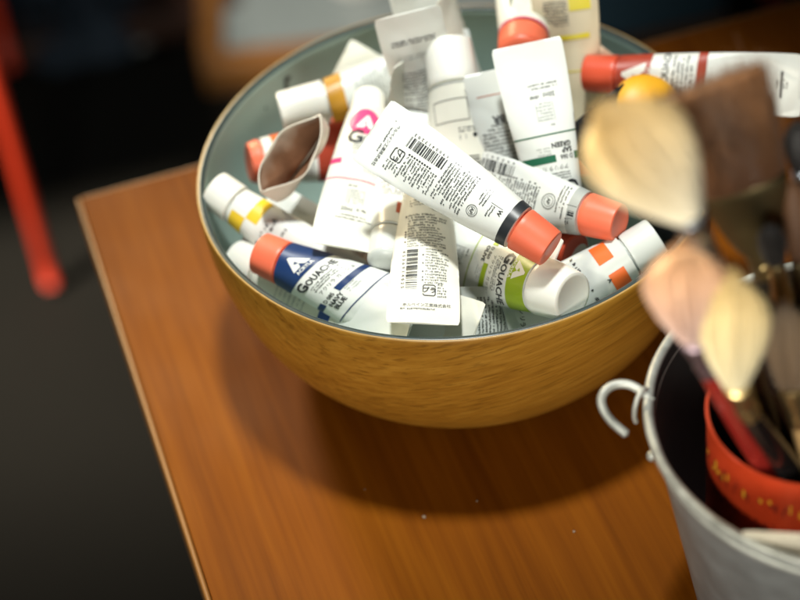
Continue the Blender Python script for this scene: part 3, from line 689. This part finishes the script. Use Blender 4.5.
vs, fs = lathe(pf, 128); pydata('bucket_inside', vs, [f[::-1] for f in fs], ZI, None, bucket, sharp=50)
def bead(rc, zc, rr, dent=0):
    return lathe([(rc+rr*math.cos(a)*(1+0), zc+rr*math.sin(a)) for a in np.linspace(0, 2*math.pi, 15)[:-1]], 160, True)
vs, fs = bead(BR_-.0018, BZ-.0022, .0024)
vs = [(x*(1+.003*noise.noise(Vector((x*60, y*60, 2)))), y*(1+.003*noise.noise(Vector((x*60, y*60, 2)))), z+.0006*noise.noise(Vector((x*40, y*40, 5)))) for x, y, z in vs]
pydata('rim', vs, [f[::-1] for f in fs], ZW, None, bucket)
vs, fs = bead(br(BZ-.011)+.0004, BZ-.0105, .0016); pydata('lower_bead', vs, [f[::-1] for f in fs], ZW, None, bucket)
for sgn in (1, -1):                                             # two ears, each with its rivets
    a0 = R(168) if sgn > 0 else R(-12)
    def P(a, z, dr=0): r = br(z)+dr; return (r*math.cos(a), r*math.sin(a), z)
    bm = bmesh.new(); n = 14; A_ = []
    for k in range(n+1):
        a = a0+R(13)*(k/n-.5)*2; A_.append([bm.verts.new(P(a, z, .0024+.0006*math.sin(k/n*math.pi))) for z in (BZ-.030, BZ-.016-.001, BZ-.014)])
    for k in range(n):
        for j in range(2): bm.faces.new((A_[k][j], A_[k+1][j], A_[k+1][j+1], A_[k][j+1]))
    r_ = bmesh.ops.solidify(bm, geom=bm.faces[:], thickness=.0009)
    ear = from_bm('ear', bm, ZW, bucket, 50)
    for q in (-9.5, 9.5):
        vs, fs = lathe([(0, .0026), (.0014, .0024), (.0024, .0014), (.0026, 0)], 20)
        rv = pydata('rivet', vs, [f for f in fs], ZW, None, ear); a = a0+R(q); p = Vector(P(a, BZ-.0225, .0030))
        rv.matrix_basis = Matrix.Translation(p) @ Vector((math.cos(a), math.sin(a), 0)).to_track_quat('Z', 'Y').to_matrix().to_4x4()
    # the loop the handle hangs in
    c = Vector(P(a0, BZ-.006, .003)); rad = Vector((math.cos(a0), math.sin(a0), 0)); tan = Vector((-math.sin(a0), math.cos(a0), 0))
    pts = [c+rad*(.0012)+tan*(.0060*math.cos(t))+Vector((0, 0, .0095*math.sin(t)))+rad*(.003*math.cos(t)) for t in np.linspace(-.6, math.pi+.6, 12)]
    vs, fs = tube_path(pts, .0011, 10, 5); pydata('ear_loop', vs, fs, ZW, None, ear)
B0 = Vector((BX, BY, 0))
hook = [Vector(p)-B0 for p in ((.0690, -.2170, .1375), (.0645, -.2118, .1405), (.0590, -.2082, .1418), (.0523, -.2080, .1418), (.0474, -.2115, .1405), (.0464, -.2160, .1375), (.0492, -.2220, .1340), (.0553, -.2280, .1300))]
vs, fs = tube_path(hook, .0021, 14, 8); pydata('handle_hook', vs, fs, ZW, None, bucket)
# the handle itself is swung down over the near side, outside the frame
hp = [(.0690, -.2170, .1375)]
for t in np.linspace(.12, math.pi-.12, 14):
    a = R(168)+t; rr = .1065; hp.append((BX+rr*math.cos(a), BY+rr*math.sin(a), BZ-.006-.085*math.sin(t)))

# red tin inside the bucket
TX, TY, TZ, TR = .1370, -.2385, .1435, .0462
TIN = mat('red_tin_paint', (.46, .042, .011), rough=.4, vary=.35, vscale=70); GOLD = mat('gold_print', (.75, .38, .03), rough=.4)
DRED = mat('dark_red_print', (.22, .02, .01), rough=.45); TIN_IN = mat('tin_inside', (.02, .012, .01), rough=.6)
tin = empty('red_tin', (TX, TY, .0065), 'orange red tin with gold print standing inside the bucket', 'tin')
pf = [(0, .001), (TR-.001, 0), (TR, .001)]+[(TR, z) for z in np.linspace(.004, TZ-.009, 20)]+[(TR+.0008, TZ-.0085), (TR+.0008, TZ-.0068), (TR-.0006, TZ-.0066), (TR-.001, TZ-.0085)]+[(TR-.001, z) for z in (.06, .003)]+[(0, .003)]
vs, fs = lathe(pf, 96); V = list(vs); F = list(fs); MI = [3 if k//96 >= len(pf)-4 else 0 for k in range(len(F))]
rng = random.Random(3); ph = 0
for row, (z0, h, den) in enumerate(((TZ-.030, .010, .7), (TZ-.044, .008, .6), (TZ-.058, .006, .6))):
    a = 0
    while a < 6.2:
        w = rng.uniform(.015, .05)
        if rng.random() < den:
            g = 1 if (rng.random() < .25 and row == 0) else 2; o = len(V); hh = h*rng.uniform(.2, .6); zz = z0+rng.uniform(0, h-hh)
            for k in range(5):
                for z in (zz, zz+hh): V.append(((TR+.0002)*math.cos(a+w*k/4), (TR+.0002)*math.sin(a+w*k/4), z))
            for k in range(4): F.append((o+2*k, o+2*k+2, o+2*k+3, o+2*k+1)); MI.append(g)
        a += w*rng.uniform(.3, 1)+rng.uniform(.0, .03)
a = math.atan2(-1, -.25)
for k in range(8):                                              # the gold ornament on its near side
    o = len(V); aa = a+rng.uniform(-.09, .09); zz = TZ-.0275+rng.uniform(-.006, .006)
    for i, (da, dz) in enumerate(((0, 0), (.05, .001), (.055, .004), (.01, .0045))): V.append(((TR+.0004)*math.cos(aa+da), (TR+.0004)*math.sin(aa+da), zz+dz))
    F.append((o, o+1, o+2, o+3)); MI.append(1)
pydata('tin_body', V, F, [TIN, GOLD, DRED, TIN_IN], MI, tin, sharp=40)

# ------------------------------------------------------------------ brushes
BG = 'brushes standing in the red tin'
def hair_mat(name, root_c, tip_c, axis_len):
    m = bpy.data.materials.new(name); m.use_nodes = True; nt = m.node_tree; N = nt.nodes; L = nt.links; b = N['Principled BSDF']
    b.inputs['Roughness'].default_value = .55; b.inputs['Sheen Weight'].default_value = .2
    tc = N.new('ShaderNodeTexCoord'); sp = N.new('ShaderNodeSeparateXYZ'); L.new(tc.outputs['Object'], sp.inputs[0])
    mr = N.new('ShaderNodeMapRange'); mr.inputs['From Max'].default_value = axis_len; L.new(sp.outputs['X'], mr.inputs['Value'])
    mp = N.new('ShaderNodeMapping'); mp.inputs['Scale'].default_value = (25, 700, 700); L.new(tc.outputs['Object'], mp.inputs['Vector'])
    nz = N.new('ShaderNodeTexNoise'); nz.inputs['Scale'].default_value = 1; nz.inputs['Detail'].default_value = 3; L.new(mp.outputs['Vector'], nz.inputs['Vector'])
    mx = N.new('ShaderNodeMix'); mx.data_type = 'RGBA'; mx.inputs[6].default_value = (*root_c, 1); mx.inputs[7].default_value = (*tip_c, 1); L.new(mr.outputs['Result'], mx.inputs[0])
    hs = N.new('ShaderNodeHueSaturation'); vr = N.new('ShaderNodeMapRange'); vr.inputs['To Min'].default_value = .85; vr.inputs['To Max'].default_value = 1.12
    L.new(nz.outputs['Fac'], vr.inputs['Value']); L.new(vr.outputs['Result'], hs.inputs['Value']); L.new(mx.outputs[2], hs.inputs['Color']); L.new(hs.outputs['Color'], b.inputs['Base Color'])
    return m
def loft(secs, n=40):
    """secs: (x, half width, half thickness, shift) along X"""
    vs, fs = [], []
    for x, a, b, c in secs:
        for k in range(n):
            t = 2*math.pi*k/n; ct, st = math.cos(t), math.sin(t)
            vs.append((x, c+a*abs(ct)**.85*(1 if ct > 0 else -1), b*abs(st)**.85*(1 if st > 0 else -1)))
    for i in range(len(secs)-1):
        for k in range(n): fs.append((i*n+k, i*n+(k+1) % n, (i+1)*n+(k+1) % n, (i+1)*n+k))
    fs.append(tuple(range(n))[::-1]); fs.append(tuple(range((len(secs)-1)*n, len(secs)*n)))
    return vs, fs
def brush(key, label, hair, hw, fer, fl, handle, hand, roll=0, shape='filbert', thick=.35, strands=700, flare=1.0, ragged=.05, bandc=None, seed=0, skew=0, stem=.0045):
    tip, base, bot = (Vector(v) for v in BRUSHES[key])
    root = empty('paint_brush', bot, label, 'paint brush', BG)
    rng = random.Random(seed)
    view = (Vector((-.0387, -.8714, .835))-base).normalized()
    def frame(o, d):
        n = view-d*view.dot(d); n.normalize(); n = Matrix.Rotation(R(roll), 3, d) @ n; y = n.cross(d)
        M = Matrix((d, y, n)).transposed().to_4x4(); M.translation = o-bot; return M
    dh = tip-base; hl = dh.length; dh.normalize()
    da = (base-bot).normalized(); dm = (da*.75+dh*.25).normalized()
    M1 = frame(base, dh)
    prof = {'filbert': lambda u: (.62+.38*math.sin(min(1, u/.55)*math.pi/2))*math.sqrt(max(0, 1-max(0, (u-.45)/.55)**2.2)),
            'flat': lambda u: .86+.26*u, 'fan': lambda u: .50+.55*u, 
            'leaf': lambda u: (.30+.70*math.sin(min(1, u/.62)*math.pi/2))*math.sqrt(max(0, 1-max(0, (u-.56)/.44)**2.3)),
            'mop': lambda u: (.38+.62*math.sin(min(1, u/.62)*math.pi/2))*math.sqrt(max(0, 1-max(0, (u-.55)/.45)**2.0))}[shape]
    th = lambda u: (1-.55*u) if shape in ('flat', 'fan') else math.sqrt(max(.0, 1-max(0, (u-.3)/.7)**2))*(.75+.25*math.sin(min(1, u/.4)*1.57))
    # the packed core, then single hairs all over it
    secs = [(hl*u*.93, max(.0003, hw*prof(u)*.93), max(.0003, hw*thick*th(u)*.9), skew*u*u) for u in np.linspace(0, .995, 22)]
    V, F = loft(secs)
    for _ in range(strands):
        a = rng.uniform(0, 2*math.pi); q = math.sqrt(rng.uniform(.25, 1.0)); ca, sa = math.cos(a)*q, math.sin(a)*q
        e = 1-abs(rng.gauss(0, ragged)); k_ = 3.5 if rng.random() < .06 else 1; js = rng.gauss(0, .025)*k_; jt = rng.gauss(0, .025)*k_; pts = []
        end = e*(1 if shape in ('flat', 'fan') else math.sqrt(max(.05, 1-.5*ca*ca)))
        for k in range(6):
            u = min(.998, end*k/5); w = hw*prof(min(u, .93)); t = hw*thick*th(min(u, .93))
            pts.append(Vector((hl*u, ca*w*1.02+skew*u*u+js*hw*u*u*flare, sa*t*1.04+jt*hw*u*u*flare)))
        r0 = hw*.015; o = len(V)
        for k, p in enumerate(pts):
            rr = r0*(1-.8*k/5)
            for m in range(3):
                tt = 2.0944*m+a; V.append((p.x, p.y+rr*math.cos(tt), p.z+rr*math.sin(tt)))
        for k in range(5):
            for m in range(3): F.append((o+3*k+m, o+3*k+(m+1) % 3, o+3*k+3+(m+1) % 3, o+3*k+3+m))
    b = pydata('bristles', V, F, hair, None, root); b.matrix_basis = M1
    # ferrule: flat at the hair, round at the handle
    fb = base-dm*fl; M2 = frame(fb, dm)
    w0 = hw*prof(0)*1.03; t0 = hw*thick*1.0
    secs = [(0, stem, stem, 0), (fl*.15, stem*1.05, stem*1.0, 0), (fl*.2, stem*1.14, stem*1.08, 0), (fl*.25, stem*1.07, stem*1.02, 0)]
    for u in np.linspace(.32, 1, 8):
        k = (u-.25)/.75; k = k*k*(3-2*k) if shape != 'flat' else k**.6; secs.append((fl*u, stem+(w0-stem)*k, stem+(t0-stem)*k, 0))
    secs[-1] = (fl*.985, w0, t0, 0); secs.append((fl, w0*.97, t0*.94, 0))
    vs, fs = loft(secs); fo = pydata('ferrule', vs, fs, fer, None, root, sharp=50); fo.matrix_basis = M2
    # handle: slim, swelling, tapering
    hl2 = (fb-bot).length; M3 = frame(bot, (fb-bot).normalized())
    if M3.to_3x3().determinant() < 0: pass
    secs = [(hl2*u, s_, s_*.95, 0) for u, s_ in zip(np.linspace(0, 1.0, 16), [stem*hand*k for k in (.25, .42, .5, .58, .66, .75, .84, .93, 1.0, 1.06, 1.1, 1.1, 1.06, 1.0, .92, .86)])]
    secs[-1] = (hl2*1.0, stem*.97, stem*.97, 0); secs[-2] = (secs[-2][0], max(stem*.97, stem*hand*.95), max(stem*.97, stem*hand*.9), 0)
    vs, fs = loft(secs, 24); ho = pydata('handle', vs, fs, handle, None, root, sharp=50); ho.matrix_basis = M3
    return root, M2, fl
CREAMH = hair_mat('cream_hair', (.90, .84, .68), (.90, .66, .30), .055); PINKH = hair_mat('peach_hair', (.88, .64, .58), (.95, .58, .32), .045)
YELH = hair_mat('yellowish_hair', (.94, .86, .60), (.95, .72, .32), .06); BROWNH = hair_mat('dark_brown_hair', (.13, .050, .016), (.26, .115, .040), .047)
TANH = hair_mat('tan_hair', (.26, .17, .10), (.32, .22, .13), .047)
mat_black_hair = hair_mat('black_hair', (.015, .012, .012), (.03, .024, .02), .045)
SIL = mat('steel_ferrule', (.42, .47, .55), rough=.28, metal=1, vary=.1); BRASS = mat('tarnished_brass', (.20, .155, .075), rough=.36, metal=.8, vary=.35, vscale=60)
PURP = mat('violet_metal', (.30, .23, .28), rough=.35, metal=.8); GOLDF = mat('gold_ferrule', (.55, .42, .2), rough=.3, metal=.9)
HB = mat('black_lacquer', (.012, .010, .010), rough=.25, coat=.4); HBR = wood('brown_handle_wood', (.035, .015, .008), (.05, .022, .01), (.07, .03, .015), (1, 0, 0), 200, rough=.35)
HN = wood('natural_handle_wood', (.45, .28, .12), (.55, .35, .15), (.62, .42, .2), (1, 0, 0), 150, rough=.45); HRED = mat('red_lacquer', (.30, .02, .015), rough=.25, coat=.4)
brush('b1', 'big cream haired filbert brush leaning left over the bowl', CREAMH, .0212, SIL, .034, HBR, 1.3, 0, 'leaf', .34, 1500, seed=1, skew=.002)
r_, M2, fl_ = brush('b2', 'wide flat dark brown haired brush with a tarnished brass ferrule', BROWNH, .0215, BRASS, .050, HB, 1.5, 0, 'flat', .30, 2600, 7.0, .17, seed=2, stem=.006)
vs, fs = lathe([(.0016, .0002), (.0017, .0010), (.0030, .0010), (.0032, .0002)], 24); rv = pydata('rivet', vs, fs, GOLDF, None, r_); rv.matrix_basis = M2 @ Matrix.Translation((fl_*.12, 0, .0062))
brush('b3', 'small peach haired mop brush in front of the cream ones', PINKH, .0170, PURP, .030, HRED, 1.2, 0, 'mop', .55, 1300, seed=3)
brush('b4', 'pale yellow haired mop brush with a pointed root, nearest the red tin', YELH, .0150, GOLDF, .030, HB, 1.2, 0, 'mop', .55, 1300, seed=4)
brush('b5', 'blurred tan haired brush at the right edge, lower than the brown one', TANH, .0100, GOLDF, .028, HN, 1.2, 0, 'filbert', .5, 500, seed=5)
brush('b6', 'slim dark haired brush behind the brown one at the right edge', BROWNH, .0060, BRASS, .030, HB, 1.0, 0, 'filbert', .7, 300, seed=6)
brush('b8', 'small black haired brush with a gold ferrule at the foot of the brown flat one', mat_black_hair, .0060, GOLDF, .024, HB, 1.0, 0, 'filbert', .7, 300, seed=8)
brush('b9', 'slim black haired brush cut by the right edge, topmost of the dark ones', mat_black_hair, .0070, SIL, .030, HB, 1.1, 0, 'filbert', .7, 300, seed=9)
brush('b10', 'narrow brown haired brush behind the pale yellow mop, with a steel ferrule', TANH, .0055, SIL, .026, HBR, 1.0, 0, 'filbert', .7, 300, seed=10)
brush('b7', 'thin dark brush low in the red tin behind the peach one', BROWNH, .0050, GOLDF, .022, HRED, 1.0, 0, 'filbert', .7, 300, seed=7)
# a bare wooden stick end and a white tube corner stand in the bucket at the frame's right edge
bm = bmesh.new(); bm_box(bm, (0, 0, .085), (.014, .010, .17), .002)
st = from_bm('wooden_stick', bm, HN); st.matrix_basis = Matrix.Translation((.160, -.250, .012)) @ Matrix.Rotation(R(6), 4, 'Y') @ Matrix.Rotation(R(4), 4, 'X'); tag(st, 'square bare wooden stick standing in the red tin at the right edge', 'stick')
TUBES['white'] = ((.128, -.290, .045), (.108, -.310, .147), (-.3, -.55, .75))
o = tube('white', 'ivory crimp end standing in the bucket in front of the red tin', .0110, CC, mat('ivory_plastic', (.80, .74, .60), rough=.35), seed=50); o['group'] = 'tubes in the bucket'

# ------------------------------------------------------------------ light and camera
w = bpy.data.worlds.new('World'); scene.world = w; w.use_nodes = True
bg = w.node_tree.nodes['Background']; bg.inputs['Color'].default_value = (.50, .78, .90, 1); bg.inputs['Strength'].default_value = .02
def area(name, loc, at, sx, sy, power, col):
    l = bpy.data.lights.new(name, 'AREA'); l.shape = 'RECTANGLE'; l.size = sx; l.size_y = sy; l.energy = power; l.color = col
    o = bpy.data.objects.new(name, l); COL.objects.link(o); o.location = loc
    o.rotation_euler = (Vector(at)-Vector(loc)).to_track_quat('-Z', 'Y').to_euler(); return o
def spot(name, loc, at, half, radius, power, col, blend=1.0):
    l = bpy.data.lights.new(name, 'SPOT'); l.spot_size = R(half*2); l.spot_blend = blend; l.shadow_soft_size = radius; l.energy = power; l.color = col
    o = bpy.data.objects.new(name, l); COL.objects.link(o); o.location = loc
    o.rotation_euler = (Vector(at)-Vector(loc)).to_track_quat('-Z', 'Y').to_euler(); return o
spot('window_beam', (-1.02, 2.1, 1.25), (-.26, -.06, 0), 9.5, .30, 460, (1.0, .80, .50))
spot('overhead_fill', (-.02, .12, 1.95), (-.02, .0, .12), 9.5, .10, 190, (.99, 1.0, .95))  # added overhead light, unseen; cone narrowed so it fades out round the bowl
spot('chair_fill', (-1.3, .1, 1.5), (-.43, .95, -.5), 16, .2, 520, (1.0, .85, .7))  # added spot, no such lamp known; brightens the red chair leg
area('front_fill', (-.42, -2.0, .75), (.03, -.05, .1), .6, .5, 24, (1.0, .96, .85))  # added soft fill from the front for bowl side, brushes and bucket
spot('brush_fill', (-.55, -.75, .95), (.075, -.275, .30), 9, .06, 68, (1.0, .93, .76))  # added narrow spot that brightens the brushes only, away from the table

cam = bpy.data.cameras.new('Camera'); co = bpy.data.objects.new('Camera', cam); COL.objects.link(co); scene.camera = co
cam.sensor_width = 36; cam.lens = 2100*36/800; cam.clip_start = .02; cam.clip_end = 50
p, r = R(43.21206), R(-7.27936)
fwd = Vector((0, math.cos(p), -math.sin(p))); right = Vector((1, 0, 0)); up = right.cross(fwd)
RR = right*math.cos(r)+up*math.sin(r); UU = up*math.cos(r)-right*math.sin(r)
M = Matrix((RR, UU, -fwd)).transposed().to_4x4(); M.translation = (-.03871, -.87136, .83505); co.matrix_world = M
cam.dof.use_dof = True; cam.dof.focus_distance = 1.035; cam.dof.aperture_fstop = 3.7; cam.dof.aperture_blades = 9
scene.view_settings.view_transform = 'Standard'; scene.view_settings.look = 'None'; scene.view_settings.gamma = 1; scene.view_settings.exposure = 0
scene.cycles.use_denoising = True; scene.cycles.max_bounces = 5; scene.cycles.diffuse_bounces = 2
